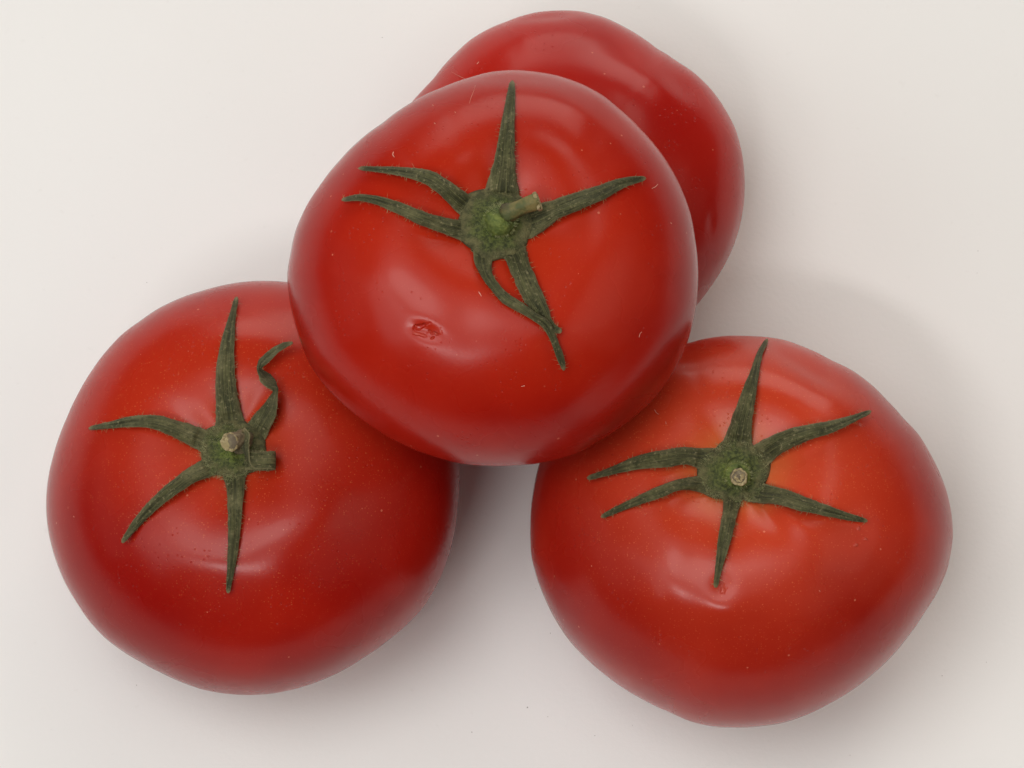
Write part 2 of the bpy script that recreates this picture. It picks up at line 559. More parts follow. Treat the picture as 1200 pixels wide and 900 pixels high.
SPECS = {
    'B': dict(c=(296, 572), stem=(271, 522), outline=OUT_B, a=0.039, ct=0.0300, cb=0.0305, n=2.15, dip=0.17, sig=0.38,
              lobes=[(5, 20, 0.05), (3, 75, 0.04)], furrows=[(60, 14, 0.0007), (150, 16, 0.0006), (265, 16, 0.0008)],
              bumps=[(312, 455, 46, 26, 20, 0.45), (360, 610, 90, 26, -28, 0.35), (455, 640, 60, 40, -40, -0.3), (235, 655, 60, 22, 12, 0.35), (350, 345, 50, 22, 15, 0.5), (262, 360, 60, 20, 0, -0.35), (130, 730, 60, 40, 40, -0.4)]),
    'C': dict(c=(868, 622), stem=(865, 556), outline=OUT_C, a=0.039, ct=0.0325, cb=0.0335, n=2.15, dip=0.22, sig=0.33,
              lobes=[(5, 100, 0.05), (4, 30, 0.05)], furrows=[(265, 11, 0.0006), (300, 10, 0.0008), (325, 9, 0.0006), (120, 16, 0.0004), (215, 14, 0.0005)],
              bumps=[(750, 432, 60, 24, -12, 0.6), (790, 405, 60, 14, -8, -0.45), (915, 462, 50, 30, 25, 0.7), (945, 428, 60, 13, 30, -0.6), (785, 690, 30, 45, 10, 0.5), (848, 712, 30, 20, 0, 0.5), (846, 687, 12, 13, 0, -0.4), (815, 650, 22, 60, 20, -0.45), (1000, 620, 25, 25, 0, -0.4), (930, 610, 24, 12, 30, 0.4)]),
    'D': dict(c=(668, 212), stem=(700, 260), outline=OUT_D, a=0.0345, ct=0.024, cb=0.024, n=2.2, dip=0.05, sig=0.3,
              lobes=[(4, 40, 0.04), (3, 0, 0.03)],
              bumps=[(752, 98, 46, 32, 25, 0.5), (712, 52, 42, 18, 32, -0.3), (658, 40, 46, 20, 0, 0.4), (640, 18, 45, 9, -5, -0.4), (800, 100, 28, 16, 40, -0.6), (840, 140, 30, 60, -20, 0.3), (834, 262, 6, 14, 0, -0.18)]),
    'A': dict(c=(578, 314), stem=(588, 262), outline=OUT_A, a=0.036, ct=0.0265, cb=0.025, n=2.15, dip=0.20, sig=0.36,
              lobes=[(4, 70, 0.04), (3, 200, 0.035)], furrows=[(115, 22, 0.0004), (190, 20, 0.0005)],
              bumps=[(540, 198, 30, 22, 40, 0.4), (690, 360, 60, 80, 0, 0.4), (545, 375, 28, 40, 0, -0.35), (445, 325, 42, 42, 0, 0.7), (652, 396, 50, 36, 0, 0.9), (640, 116, 74, 20, 12, 0.3), (600, 92, 50, 10, 0, -0.2), (700, 128, 50, 12, 35, -0.2), (500, 388, 17, 8, 20, -0.45), (730, 450, 90, 20, -45, -0.35), (755, 425, 90, 14, -52, 0.35)]),
}


def settle(key, floor=0.0, others=(), axis=(0, 0.12, 1)):
    P = SPECS[key]
    zc = P['cb'] * 0.95 + (0.045 if others else 0)
    ax = np.array(axis, float)
    for it in range(4):
        if key != 'D':
            ax = solve_axis(P, zc, ax)
        V, Pc = shape(P, zc, ax)
        if it == 3:
            V = apply_bumps(V, P.get('bumps'))
        if others:
            under = V[::7]
            best = 9
            gaps = []
            for t in others:
                g1 = 9
                for p in under:
                    h = t.ray_cast(Vector((p[0], p[1], p[2] + 0.03)), Vector((0, 0, -1)))
                    if h[0] is not None:
                        g1 = min(g1, h[3] - 0.03)
                gaps.append(round(g1 * 1000, 2))
                best = min(best, g1)
            print('gaps', key, it, gaps, 'zc', round(zc, 4))
            if it < 3:
                zc -= best
        else:
            m = V[:, 2].min() - floor
            if it < 3:
                zc -= m
            else:
                V[:, 2] -= m
    tree = BVHTree.FromPolygons([tuple(p) for p in V], [tuple(int(i) for i in t) for t in TRI_ALL])
    return V, Pc, ax, tree


BODIES = {}
for key in ('B', 'C', 'D'):
    BODIES[key] = settle(key)
BODIES['A'] = settle('A', others=[BODIES[k][3] for k in 'BCD'])


def hit(tree, px, py):
    h = tree.ray_cast(Vector(CAM), Vector(ray_dir(px, py)))
    if h[0] is None:
        h2 = tree.find_nearest(Vector(on_plane(px, py, 0.05)))
        return np.array(h2[0]), np.array(h2[1])
    n = np.array(h[1])
    return np.array(h[0]), n


def lifted(tree, px, py, mm):
    p, n = hit(tree, px, py)
    return p - ray_dir(px, py) * mm * MM


def tag(o, label=None, cat=None, group=None, kind=None):
    if label:
        o['label'] = label
    if cat:
        o['category'] = cat
    if group:
        o['group'] = group
    if kind:
        o['kind'] = kind
    return o


SKINS = {
    'A': dict(red=rgb(170, 28, 14), deep=rgb(152, 18, 10), orange=rgb(178, 46, 20), ring=0.042, yellow=0.0, speck=0.10, seed=0.3, rough=0.23),
    'B': dict(red=rgb(166, 28, 16), deep=rgb(146, 16, 10), orange=rgb(180, 50, 23), ring=0.040, yellow=0.05, speck=0.40, seed=1.7, rough=0.25),
    'C': dict(red=rgb(170, 32, 19), deep=rgb(148, 17, 11), orange=rgb(192, 68, 38), ring=0.048, yellow=0.34, speck=0.40, seed=2.9, rough=0.24),
    'D': dict(red=rgb(176, 33, 22), deep=rgb(160, 23, 17), orange=rgb(170, 30, 19), ring=0.01, yellow=0.0, speck=0.10, seed=4.1, rough=0.24),
}
SCARS = {'A': [(491, 383, (9, 2.6, -20, 1.05), 'pit'), (504, 388, (3, 1.7, 45, 0.8), 'pit'), (511, 391, (3.4, 1.6, 25, 0.9), 'pit'), (507, 396, (3, 1.5, -30, 0.8), 'pit'), (492, 392, (9, 1.8, 14, -0.5), 'pit'), (516, 389, (3.5, 1.6, 60, -0.3), 'pit')],
         'C': [(847, 690, (3.6, 4.2, 0, -0.6), 'pit'), (1006, 619, (2.4, 2.4, 0, -0.5), 'pit'), (1014, 632, (2.6, 1.8, 30, -0.5), 'pit'), (1003, 639, (2.8, 1.8, -20, -0.5), 'pit'), (1009, 497, (2.5, 2.5, 0, 0.5), 'pit')],
         'B': [], 'D': []}
LABELS = {
    'A': "topmost red tomato of the pile, its cut stem bent over to the right",
    'B': "red tomato at lower left, one sepal curled back over its pale stem stub",
    'C': "red tomato at lower right with a yellowish flush round a short upright stem stub",
    'D': "crimson lobed tomato showing no stem, lying behind and under the topmost tomato",
}
TOMATO = {}
for key in ('A', 'B', 'C', 'D'):
    V, Pc, ax, tree = BODIES[key]
    base = np.array([Pc[0], Pc[1], V[:, 2].min()])
    e = bpy.data.objects.new("tomato", None)
    e.empty_display_size = 0.02
    COL.objects.link(e)
    e.location = base
    tag(e, LABELS[key], "tomato", "ripe red tomatoes in a pile")
    sp, _ = hit(tree, *SPECS[key]['stem'])
    sc = []
    for (px, py, ext, kind) in SCARS[key]:
        q, _ = hit(tree, px, py)
        sc.append((q - base, ext, kind))
    mat = skin_material("tomato_skin_" + {'A': 'top', 'B': 'left', 'C': 'right', 'D': 'back'}[key], sp - base, scars=sc, **SKINS[key])
    me = bpy.data.meshes.new("body")
    v = (V - base).astype(np.float32)
    nq, ntr = len(QUADS), len(TRIS)
    me.vertices.add(len(v))
    me.vertices.foreach_set("co", v.ravel())
    me.loops.add(nq * 4 + ntr * 3)
    me.loops.foreach_set("vertex_index", np.concatenate([QUADS.ravel(), TRIS.ravel()]).astype(np.int32))
    me.polygons.add(nq + ntr)
    me.polygons.foreach_set("loop_start", np.concatenate([np.arange(nq) * 4, nq * 4 + np.arange(ntr) * 3]).astype(np.int32))
    me.polygons.foreach_set("loop_total", np.concatenate([np.full(nq, 4), np.full(ntr, 3)]).astype(np.int32))
    me.update(calc_edges=True)
    me.polygons.foreach_set("use_smooth", np.ones(nq + ntr, dtype=bool))
    me.materials.append(mat)
    o = bpy.data.objects.new("body", me)
    COL.objects.link(o)
    o.parent = e
    TOMATO[key] = (e, base, tree)

# ------------------------------------------------------------------ calyx
LEAF = leaf_material("dry_sepal", rgb(90, 90, 54), rgb(44, 46, 24), rgb(136, 130, 90))
def hub_material():
    t = NT("fuzzy_calyx_hub")
    tc = t.n("ShaderNodeTexCoord").outputs["Object"]
    sx = t.n("ShaderNodeSeparateXYZ")
    t.l(t.n("ShaderNodeUVMap").outputs[0], sx.inputs[0])
    f = t.noise(tc, 1500, 4, 0.65)
    g = t.noise(tc, 600, 3, 0.6)
    mid = t.mix(t.ramp(f, 0.36, 0.64), rgb(48, 56, 24), rgb(90, 96, 46))
    rim = t.mix(t.ramp(g, 0.36, 0.64), rgb(62, 62, 34), rgb(98, 94, 58))
    inn = t.mix(t.ramp(f, 0.3, 0.7), rgb(66, 78, 28), rgb(112, 124, 52))
    r = t.math('ADD', sx.outputs[0], t.math('MULTIPLY', t.math('SUBTRACT', g, 0.5), 0.5))
    col = t.mix(t.ramp(r, 0.25, 0.5), inn, mid)
    col = t.mix(t.ramp(r, 0.55, 0.85), col, rim)
    t.l(col, t.b.inputs["Base Color"])
    t.b.inputs["Roughness"].default_value = 0.85
    bp = t.n("ShaderNodeBump")
    bp.inputs["Distance"].default_value = 0.0006
    t.l(f, bp.inputs["Height"])
    t.l(bp.outputs[0], t.b.inputs["Normal"])
    return t.m


HUB = hub_material()
STEMG = noisy_material("green_stem", rgb(80, 94, 34), rgb(108, 118, 50), 1100, 0.7, 0.0006, rgb(72, 84, 32))
STEMB = noisy_material("withered_stem", rgb(118, 104, 58), rgb(76, 82, 42), 420, 0.7, 0.0005, rgb(70, 58, 44))
CUT = noisy_material("cut_stem_end", rgb(190, 174, 132), rgb(140, 122, 84), 1700, 0.8, 0.0006, rgb(160, 144, 102))
STEMP = noisy_material("pale_dry_stem", rgb(140, 128, 100), rgb(112, 98, 74), 900, 0.7, 0.0005, rgb(96, 84, 66))
HAIRM = noisy_material("calyx_hair", rgb(120, 130, 78), rgb(168, 166, 120), 500, 0.5, 0.0001)


def fbm(p, s, seed=0.0):
    return mnoise.noise(Vector((p[0] * s + seed, p[1] * s, p[2] * s)))


def strip_mesh(name, G, thick, mat, parent, base, uvw=None):
    """G: grid (n, m, 3) of top points -> closed thin sheet"""
    n, m = G.shape[:2]
    du = np.gradient(G, axis=0)
    dv = np.gradient(G, axis=1)
    N = np.cross(du, dv)
    ln = np.linalg.norm(N, axis=2, keepdims=True)
    N = N / np.maximum(ln, 1e-12)
    # keep the sheet's normal pointing to one side along its length
    if (N[:, :, :] @ C_BACK).sum() < 0:
        N = -N
        flip = True
    else:
        flip = False
    t = np.asarray(thick).reshape(-1, 1, 1) * np.ones((n, m, 1))
    edge = np.ones(m)
    edge[0] = edge[-1] = 0.35
    t = t * edge[None, :, None]
    top = G + N * t * 0.5
    bot = G - N * t * 0.5
    V = np.vstack([top.reshape(-1, 3), bot.reshape(-1, 3)])
    k = n * m
    F = []
    for i in range(n - 1):
        for j in range(m - 1):
            a, b, c, d = i * m + j, i * m + j + 1, (i + 1) * m + j + 1, (i + 1) * m + j
            F.append((a, d, c, b) if flip else (a, b, c, d)[::-1] if False else (a, d, c, b))
            F.append((a + k, b + k, c + k, d + k))
    for i in range(n - 1):
        a, d = i * m, (i + 1) * m
        F.append((a, a + k, d + k, d))
        a, d = i * m + m - 1, (i + 1) * m + m - 1
        F.append((a, d, d + k, a + k))
    for j in range(m - 1):
        a, b = j, j + 1
        F.append((a, b, b + k, a + k))
        a, b = (n - 1) * m + j, (n - 1) * m + j + 1
        F.append((a, a + k, b + k, b))
    uu, vv = np.meshgrid(np.linspace(0, 1, n), np.linspace(0, 1, m), indexing='ij')
    uv = np.stack([vv, uu], -1).reshape(-1, 2)
    uv = np.vstack([uv, uv]) 
    o = mesh_object(name, V, F, mat, parent, base, uvs=uv)
    bm = bmesh.new()
    bm.from_mesh(o.data)
    bmesh.ops.recalc_face_normals(bm, faces=bm.faces)
    bm.to_mesh(o.data)
    bm.free()
    return o


HAIRS = {}


def sepal(key, parent, pts, seed, cup=0.6, thick=0.30, n=72, m=11, kinked=False):
    """pts rows: px, py, width px, lift mm   (base -> tip)"""
    e, base, tree = TOMATO[key]
    pts = [tuple(p) + ((0.0,) if len(p) < 5 else ()) for p in pts]
    S = catmull(pts, n)
    if kinked:
        P = np.asarray(pts, float)
        tt = np.concatenate([[0], np.cumsum(np.linalg.norm(np.diff(P[:, :2], axis=0), axis=1))])
        q = np.linspace(0, tt[-1], n)
        S = np.stack([np.interp(q, tt, P[:, k]) for k in range(P.shape[1])], -1)
    d = np.gradient(S[:, :2], axis=0)
    d /= np.maximum(np.linalg.norm(d, axis=1, keepdims=True), 1e-6)
    nrm = np.stack([-d[:, 1], d[:, 0]], -1)
    G = np.zeros((n, m, 3))
    for i in range(n):
        u = i / (n - 1)
        wv = max(S[i, 2] * 0.95, 1.2) * 0.5
        # ragged edges
        wl = wv * (1 + 0.10 * mnoise.noise(Vector((u * 14, seed * 3.1, 0))) + 0.05 * mnoise.noise(Vector((u * 40, seed, 2))))
        wr = wv * (1 + 0.10 * mnoise.noise(Vector((u * 14, seed * 3.1, 7))) + 0.05 * mnoise.noise(Vector((u * 40, seed, 9))))
        if u > 0.96:
            q = math.sqrt(max(0.0, 1 - ((u - 0.96) / 0.04)**2))
            wl *= 0.35 + 0.65 * q
            wr *= 0.35 + 0.65 * q
        for j in range(m):
            t = -1 + 2 * j / (m - 1)
            w = wl if t < 0 else wr
            x = S[i, 0] + nrm[i, 0] * t * w
            y = S[i, 1] + nrm[i, 1] * t * w
            wmm = wv / 6.0
            fold = math.sin(u * 5 + seed) * 0.12
            z = max(0.12, S[i, 3]) + S[i, 4] * t
            z += cup * wmm * (1 - t * t) * 0.55 * (1 - u * 0.4) * min(1, u / 0.2)      # arched back
            if u < 0.16:
                z = min(z, 0.15 + 4.5 * u)
            z += (0.15 + 0.55 * abs(math.sin(seed * 2.3))) * math.sin(math.pi * min(1, u * 1.15))**2 + 1.1 * max(0, u - 0.8) / 0.2 * abs(math.cos(seed * 1.7))
            z -= 0.16 * math.exp(-((t - fold) / 0.16)**2) * min(1, wmm)       # midrib groove
            z += 0.10 * math.sin(3.1 * t + u * 9 + seed) * min(1, wmm)
            z += 0.34 * mnoise.noise(Vector((u * 8, t * 0.9, seed))) + t * 0.22 * math.sin(u * 7 + seed * 2.1) * min(1, u / 0.2)
            z += 0.07 * mnoise.noise(Vector((u * 32, t * 3, seed + 5)))
            G[i, j] = lifted(tree, x, y, max(z, 0.10))
    th = thick * MM * (0.55 + 0.45 * np.sqrt(np.clip(1 - np.linspace(0, 1, n), 0.02, 1)))
    o = strip_mesh("sepal", G, th, LEAF, parent, base)
    HAIRS.setdefault(key, []).append(G)
    return o


def ribbon(key, parent, rows, n=70, m=9, mat=None, thick=0.35):
    """rows: px, py, lift, half-width vector (dx, dy px, dz mm); for curled, free-standing sepals"""
    e, base, tree = TOMATO[key]
    S = catmull(rows, n)
    G = np.zeros((n, m, 3))
    for i in range(n):
        u = i / (n - 1)
        for j in range(m):
            t = -1 + 2 * j / (m - 1)
            g = 0.12 * math.cos(t * 5) + 0.10 * mnoise.noise(Vector((u * 9, t * 2, 3.3)))
            G[i, j] = lifted(tree, S[i, 0] + S[i, 3] * t, S[i, 1] + S[i, 4] * t, max(0.1, S[i, 2] + S[i, 5] * t + g))
    o = strip_mesh("sepal", G, np.full(n, thick * MM), mat or LEAF, parent, base)
    HAIRS.setdefault(key, []).append(G)
    return o


def hub(key, centre, notches, ridge, height=1.6, extra=6.0):
    """calyx hub: star-shaped pad; its rim dips below the sepals and shows between them"""
    e, base, tree = TOMATO[key]
    c = np.array(centre, float)
    q = np.array(notches, float) - c
    ang = np.arctan2(q[:, 1], q[:, 0])
    rad = np.hypot(q[:, 0], q[:, 1])
    o = np.argsort(ang)
    ang, rad = ang[o], rad[o]
    aa, rr, kk = [], [], []
    for i in range(len(ang)):
        a0, r0 = ang[i], rad[i]
        a1 = ang[(i + 1) % len(ang)] + (2 * math.pi if i == len(ang) - 1 else 0)
        r1 = rad[(i + 1) % len(ang)]
        aa += [a0, (a0 + a1) / 2]
        rr += [r0, (r0 + r1) / 2 + extra]
        kk += [0.0, 1.0]
    aa, rr, kk = map(np.array, (aa, rr, kk))
    NR, NA = 22, 120
    V, uv = [], []
    for i in range(NR + 1):
        f = i / NR
        for j in range(NA):
            a = -math.pi + 2 * math.pi * j / NA
            R = np.interp(a, np.concatenate([aa - 2 * math.pi, aa, aa + 2 * math.pi]), np.tile(rr, 3))
            K = np.interp(a, np.concatenate([aa - 2 * math.pi, aa, aa + 2 * math.pi]), np.tile(kk, 3))
            x = c[0] + math.cos(a) * R * f
            y = c[1] + math.sin(a) * R * f
            edge_lift = 0.9 - 0.85 * K
            z = edge_lift + (height - edge_lift) * (1 - f**4.5)
            z += 0.30 * mnoise.noise(Vector((x * 0.16, y * 0.16, 1.3))) * (1 - f**4) + 0.16 * mnoise.noise(Vector((x * 0.5, y * 0.5, 4.3))) * (1 - f**4)
            if f == 1.0:
                z -= 0.5
            V.append(lifted(tree, x, y, max(0.05, z)))
            uv.append((f, j / NA))
    F = []
    for i in range(NR):
        for j in range(NA):
            a, b = i * NA + j, i * NA + (j + 1) % NA
            F.append((a, a + NA, b + NA, b))
    # underside, pressed into the skin
    k0 = len(V)
    last = [V[NR * NA + j] for j in range(NA)]
    for p in last:
        V.append(p - C_BACK * 0.4 * MM)
        uv.append((1, 0))
    for j in range(NA):
        a, b = NR * NA + j, NR * NA + (j + 1) % NA
        F.append((a, k0 + j, k0 + (j + 1) % NA, b))
    V.append(np.mean(last, axis=0) - C_BACK * 0.4 * MM)
    uv.append((0, 0))
    for j in range(NA):
        F.append((k0 + j, len(V) - 1, k0 + (j + 1) % NA))
    ob = mesh_object("calyx", V, F, HUB, e, base, uvs=uv)
    bm = bmesh.new()
    bm.from_mesh(ob.data)
    bmesh.ops.remove_doubles(bm, verts=bm.verts, dist=1e-7)
    bmesh.ops.recalc_face_normals(bm, faces=bm.faces)
    bm.to_mesh(ob.data)
    bm.free()
    return ob, ridge


def tube(name, path, radii, mat, parent, base, ns=28, cap=True, rough=0.05, squash=1.0, ridges=0.0):
    P = np.asarray(path, float)
    n = len(P)
    T = np.gradient(P, axis=0)
    T /= np.linalg.norm(T, axis=1, keepdims=True)
    ref = np.array([0.3, 1, 0.2])
    V, F, uv = [], [], []
    for i in range(n):
        a = np.cross(T[i], ref)
        a /= np.linalg.norm(a)
        b = np.cross(T[i], a)
        for j in range(ns):
            w = 2 * math.pi * j / ns
            r = radii[i] * (1 + rough * mnoise.noise(Vector((math.cos(w) * 1.6, math.sin(w) * 1.6, i * 0.35 + radii[0] * 999))) * 2 + ridges * math.cos(6 * w))
            V.append(P[i] + (a * math.cos(w) + b * math.sin(w) * squash) * r)
            uv.append((j / ns, i / n))
    for i in range(n - 1):
        for j in range(ns):
            p, q = i * ns + j, i * ns + (j + 1) % ns
            F.append((p, p + ns, q + ns, q))
    if cap:
        V.append(P[-1])
        uv.append((0, 1))
        for j in range(ns):
            F.append(((n - 1) * ns + j, len(V) - 1, (n - 1) * ns + (j + 1) % ns))
        V.append(P[0])
        uv.append((0, 0))
        for j in range(ns):
            F.append((j, (j + 1) % ns, len(V) - 1))
    o = mesh_object(name, V, F, mat, parent, base, uvs=uv)
    bm = bmesh.new()
    bm.from_mesh(o.data)
    bmesh.ops.recalc_face_normals(bm, faces=bm.faces)
    bm.to_mesh(o.data)
    bm.free()
    return o


def cut_disc(center, normal, r, parent, base, squash=1.0):
    """pale rim, sunken pith"""
    n = np.asarray(normal, float)
    n /= np.linalg.norm(n)
    a = np.cross(n, [0.3, 1, 0.2])
    a /= np.linalg.norm(a)
    b = np.cross(n, a)
    prof = [(1.04, -0.35), (1.07, -0.05), (1.0, 0.10), (0.84, 0.10), (0.72, -0.10), (0.60, -0.02), (0.40, 0.03), (0.22, 0.0), (0.06, -0.12)]
    V, F = [], []
    ns = 30
    for k, (rr, hh) in enumerate(prof):
        for j in range(ns):
            w = 2 * math.pi * j / ns
            q = 1 + 0.22 * mnoise.noise(Vector((math.cos(w) * 2, math.sin(w) * 2, r * 900 + k * 0.2)))
            hz = hh + 0.10 * mnoise.noise(Vector((math.cos(w) * 4 * rr, math.sin(w) * 4 * rr, 3 + r * 500)))
            V.append(np.asarray(center) + (a * math.cos(w) + b * math.sin(w) * squash) * r * rr * q + n * r * hz)
    for k in range(len(prof) - 1):
        for j in range(ns):
            p, q = k * ns + j, k * ns + (j + 1) % ns
            F.append((p, p + ns, q + ns, q))
    F.append(tuple(range((len(prof) - 1) * ns, len(prof) * ns))[::-1])
    o = mesh_object("cut_end", V, F, CUT, parent, base)
    bm = bmesh.new()
    bm.from_mesh(o.data)
    bmesh.ops.recalc_face_normals(bm, faces=bm.faces)
    bm.to_mesh(o.data)
    bm.free()
    return o


def hairs(key, parent, hubc, hubr, n_hub, stempts=()):
    """fine downy hairs on sepal edges, hub and stem: real thin blades, one joined part"""
    e, base, tree = TOMATO[key]
    V, F = [], []

    def hair(p, d, L, r):
        d = d / np.linalg.norm(d)
        s = np.cross(d, rng.normal(size=3))
        s /= np.linalg.norm(s)
        s2 = np.cross(d, s)
        bend = s * L * rng.uniform(-0.35, 0.35)
        k = len(V)
        for (f, rr) in ((0, 1.0), (0.5, 0.8)):
            c = p + d * L * f + bend * f * f
            for w in (0, 2.094, 4.189):
                V.append(c + (s * math.cos(w) + s2 * math.sin(w)) * r * rr)
        V.append(p + d * L + bend)
        for j in range(3):
            j2 = (j + 1) % 3
            F.append((k + j, k + j2, k + 3 + j2, k + 3 + j))
            F.append((k + 3 + j, k + 3 + j2, k + 6))

    for G in HAIRS.get(key, []):
        n, m = G.shape[:2]
        for side in (0, m - 1):
            inner = 1 if side == 0 else m - 2
            for _ in range(30):
                i = int(rng.integers(2, n - 1))
                p = G[i, side]
                d = p - G[i, inner]
                d = d / max(np.linalg.norm(d), 1e-9) + rng.normal(size=3) * 0.45 + C_BACK * 0.35
                hair(p, d, rng.uniform(0.35, 1.15) * MM, rng.uniform(0.018, 0.030) * MM)
        for _ in range(90):
            i, j = int(rng.integers(1, n - 1)), int(rng.integers(1, m - 1))
            hair(G[i, j], C_BACK + rng.normal(size=3) * 0.8, rng.uniform(0.25, 0.6) * MM, rng.uniform(0.012, 0.022) * MM)
    for _ in range(n_hub):
        a = rng.uniform(0, 2 * math.pi)
        r = hubr * math.sqrt(rng.uniform(0, 1))
        x, y = hubc[0] + r * math.cos(a), hubc[1] + r * math.sin(a)
        p = lifted(tree, x, y, 1.0)
        out = C_RIGHT * math.cos(a) - C_UP * math.sin(a)
        hair(p, C_BACK * 0.8 + out * 0.3 + rng.normal(size=3) * 0.6, rng.uniform(0.4, 1.1) * MM, rng.uniform(0.020, 0.038) * MM)
    for (c, r, cnt, L) in stempts:
        for _ in range(cnt):
            a = rng.uniform(0, 2 * math.pi)
            out = C_RIGHT * math.cos(a) - C_UP * math.sin(a)
            hair(np.asarray(c) + out * r * 0.9, out + C_BACK * rng.uniform(-0.1, 0.7) + rng.normal(size=3) * 0.15, rng.uniform(0.6, 1.0) * L * MM, rng.uniform(0.018, 0.03) * MM)
    o = mesh_object("hair", V, F, HAIRM, parent, base)
    tag(o, kind="stuff")


# ---- topmost tomato
k = 'A'
e, base, tree = TOMATO[k]
hb, _ = hub(k, (583, 262), [(539, 252), (569, 221.5), (608, 229), (619, 280), (587, 303), (551, 291)], None, height=1.9)
sepal(k, hb, [(585, 250, 52, .5), (588, 227, 45, .7), (589.6, 207, 33, .8), (592, 181, 24, .9), (595.1, 146.7, 17, .8), (598.5, 115, 11, .8), (600.6, 94.7, 6, 1.0)], 1)
sepal(k, hb, [(600, 262, 50, .5), (627.6, 256, 38, .7), (649, 246.3, 25, .9), (675.3, 236.4, 22, 1.1), (701.3, 226.8, 19, 1.0), (731.6, 213.8, 12, .8), (756.8, 208.6, 6, .9)], 2)
sepal(k, hb, [(596, 280, 40, .4), (604, 299, 29, .6), (611, 317, 26, .8), (622.5, 343, 25, .8), (632, 361, 22, .7), (640, 376, 15, .6), (648, 384, 10, .6), (658, 389, 7, .9)], 3)
sepal(k, hb, [(574, 280, 36, .4), (567, 300, 26, .8), (572.4, 325.5, 13, 1.0), (580, 336, 12, 1.1), (593, 350, 13, 1.3), (611, 361, 12, 1.4), (626, 371, 10, 1.8), (639.5, 380.6, 11, 1.9), (646.6, 393, 9, 1.4), (653.8, 411, 9, 1.0), (658, 423, 8, .9), (661, 434, 5, .9)], 4, cup=0.9)
sepal(k, hb, [(562, 272, 34, .5), (538, 269, 24, .9), (515, 263, 19, 1.3), (493, 255, 17, 1.4), (463, 242, 14, 1.2), (440, 234.5, 11, 1.0), (420, 231.5, 8, 1.0), (400.5, 234.4, 5, 1.1)], 5)
sepal(k, hb, [(562, 252, 34, .5), (541, 237.6, 26, .9), (523.6, 222.5, 21, 1.4), (506, 210, 19, 1.5), (476, 202, 12, 1.3), (450, 199, 8, 1.2), (420.5, 197, 5, 1.2)], 6)
p0 = lifted(tree, 586, 262, 0.6)
nn = hit(tree, 588, 262)[1]
p1 = lifted(tree, 586.5, 258.5, 4.0)
p2 = lifted(tree, 589, 254, 5.6)
st = tube("stem", [p0, p0 * .5 + p1 * .5, p1, p1 * .45 + p2 * .55, p2], [3.3 * MM, 3.15 * MM, 2.7 * MM, 1.9 * MM, 0.6 * MM], STEMG, e, base)
q0 = lifted(tree, 589, 252, 4.6)
q1 = lifted(tree, 600, 247.5, 5.2)
q2 = lifted(tree, 616, 241, 5.3)
q3 = lifted(tree, 630.5, 236, 5.1)
path = [q0, q0 * .6 + q1 * .4, q1, (q1 + q2) / 2, q2, (q2 + q3) / 2, q3]
bent = tube("bent_stalk", path, [1.2 * MM, 1.75 * MM, 1.55 * MM, 1.35 * MM, 1.4 * MM, 1.5 * MM, 1.62 * MM], STEMB, st, base, ridges=0.05)
cut_disc(q3 + (q3 - q2) / np.linalg.norm(q3 - q2) * 0.1 * MM, q3 - q2 + C_BACK * 0.4 * MM, 1.6 * MM, st, base)
hairs(k, hb, (582, 263), 36, 1900, [(p1, 2.7 * MM, 190, 1.3), (p0, 3.3 * MM, 110, 1.4), (p2, 1.6 * MM, 60, 0.9)])

# ---- left tomato
k = 'B'
e, base, tree = TOMATO[k]
hb, _ = hub(k, (270, 527), [(252, 498.5), (290, 496), (311, 522), (291, 555), (262.5, 557), (236, 531.5)], None, height=1.5)
sepal(k, hb, [(270, 512, 40, .5), (268.8, 489, 34, .8), (265.3, 463, 27, .9), (264.4, 428, 22, .9), (267.5, 398, 16, .9), (273, 367.7, 8, 1.0), (277.4, 348, 6, 1.3)], 11)
sepal(k, hb, [(252, 522, 34, .5), (230.6, 512.8, 26, 1.0), (209, 504, 22, 1.6), (186, 495.5, 18, 2.0), (157, 494, 14, 1.5), (126.7, 498.5, 8, 1.1), (104, 502, 5, 1.3)], 12)
sepal(k, hb, [(262, 536, 34, .5), (248, 545, 26, .9), (226, 556, 20, 1.2), (204.6, 571, 17, 1.2), (178.6, 593, 14, 1.0), (157, 616.8, 10, .9), (143, 636, 5, 1.0)], 13)
sepal(k, hb, [(274, 545, 36, .4), (276, 567, 24, .8), (275.3, 588.6, 19, 1.0), (274.8, 614.6, 16, .9), (273, 645, 13, .8), (269.6, 675, 8, .8), (267, 695, 5, .9)], 14)
sepal(k, hb, [(292, 518, 34, .5, 0), (302, 502, 28, 1.0, .1), (311, 488, 24, 1.9, .8), (318, 474, 16, 3.0, 1.2), (322.5, 461, 7, 3.9, .4), (323, 456, 7, 4.0, -.2), (318, 450, 14, 3.6, -1.3), (311, 443, 15, 3.0, -1.5), (304.5, 435, 7, 2.6, -.4), (303.5, 431, 6, 2.6, .3), (307, 425, 10, 2.9, 1.0), (314, 418, 11, 3.1, .9), (323, 410, 9, 3.2, .5), (334, 404, 7, 3.3, .2), (343, 401.5, 4, 3.6, 0)], 15, cup=0.25, n=130, kinked=True)
ribbon(k, hb, [(286, 538, 1.2, 1, 13, 0), (297, 539, 1.6, 0, 12, 0), (309, 540, 2.1, 0, 11.5, 0), (319, 540, 2.6, 1, 11, .2), (322.5, 539.5, 3.4, 0, 10.8, .3), (319, 539, 4.3, 0, 10.5, .2), (309, 539.5, 4.9, 0, 10, .2), (298, 539.5, 5.2, 1, 10, .2), (290, 536, 5.2, 4, 8, .5), (287, 528, 5.0, 5, 2, 1.0), (287.5, 518, 4.8, 4.5, 0, 1.0), (289, 509, 4.4, 3.5, -1, .8), (285, 504, 3.9, 1.5, -3, .5)])
p0 = lifted(tree, 284, 520, 0.5)
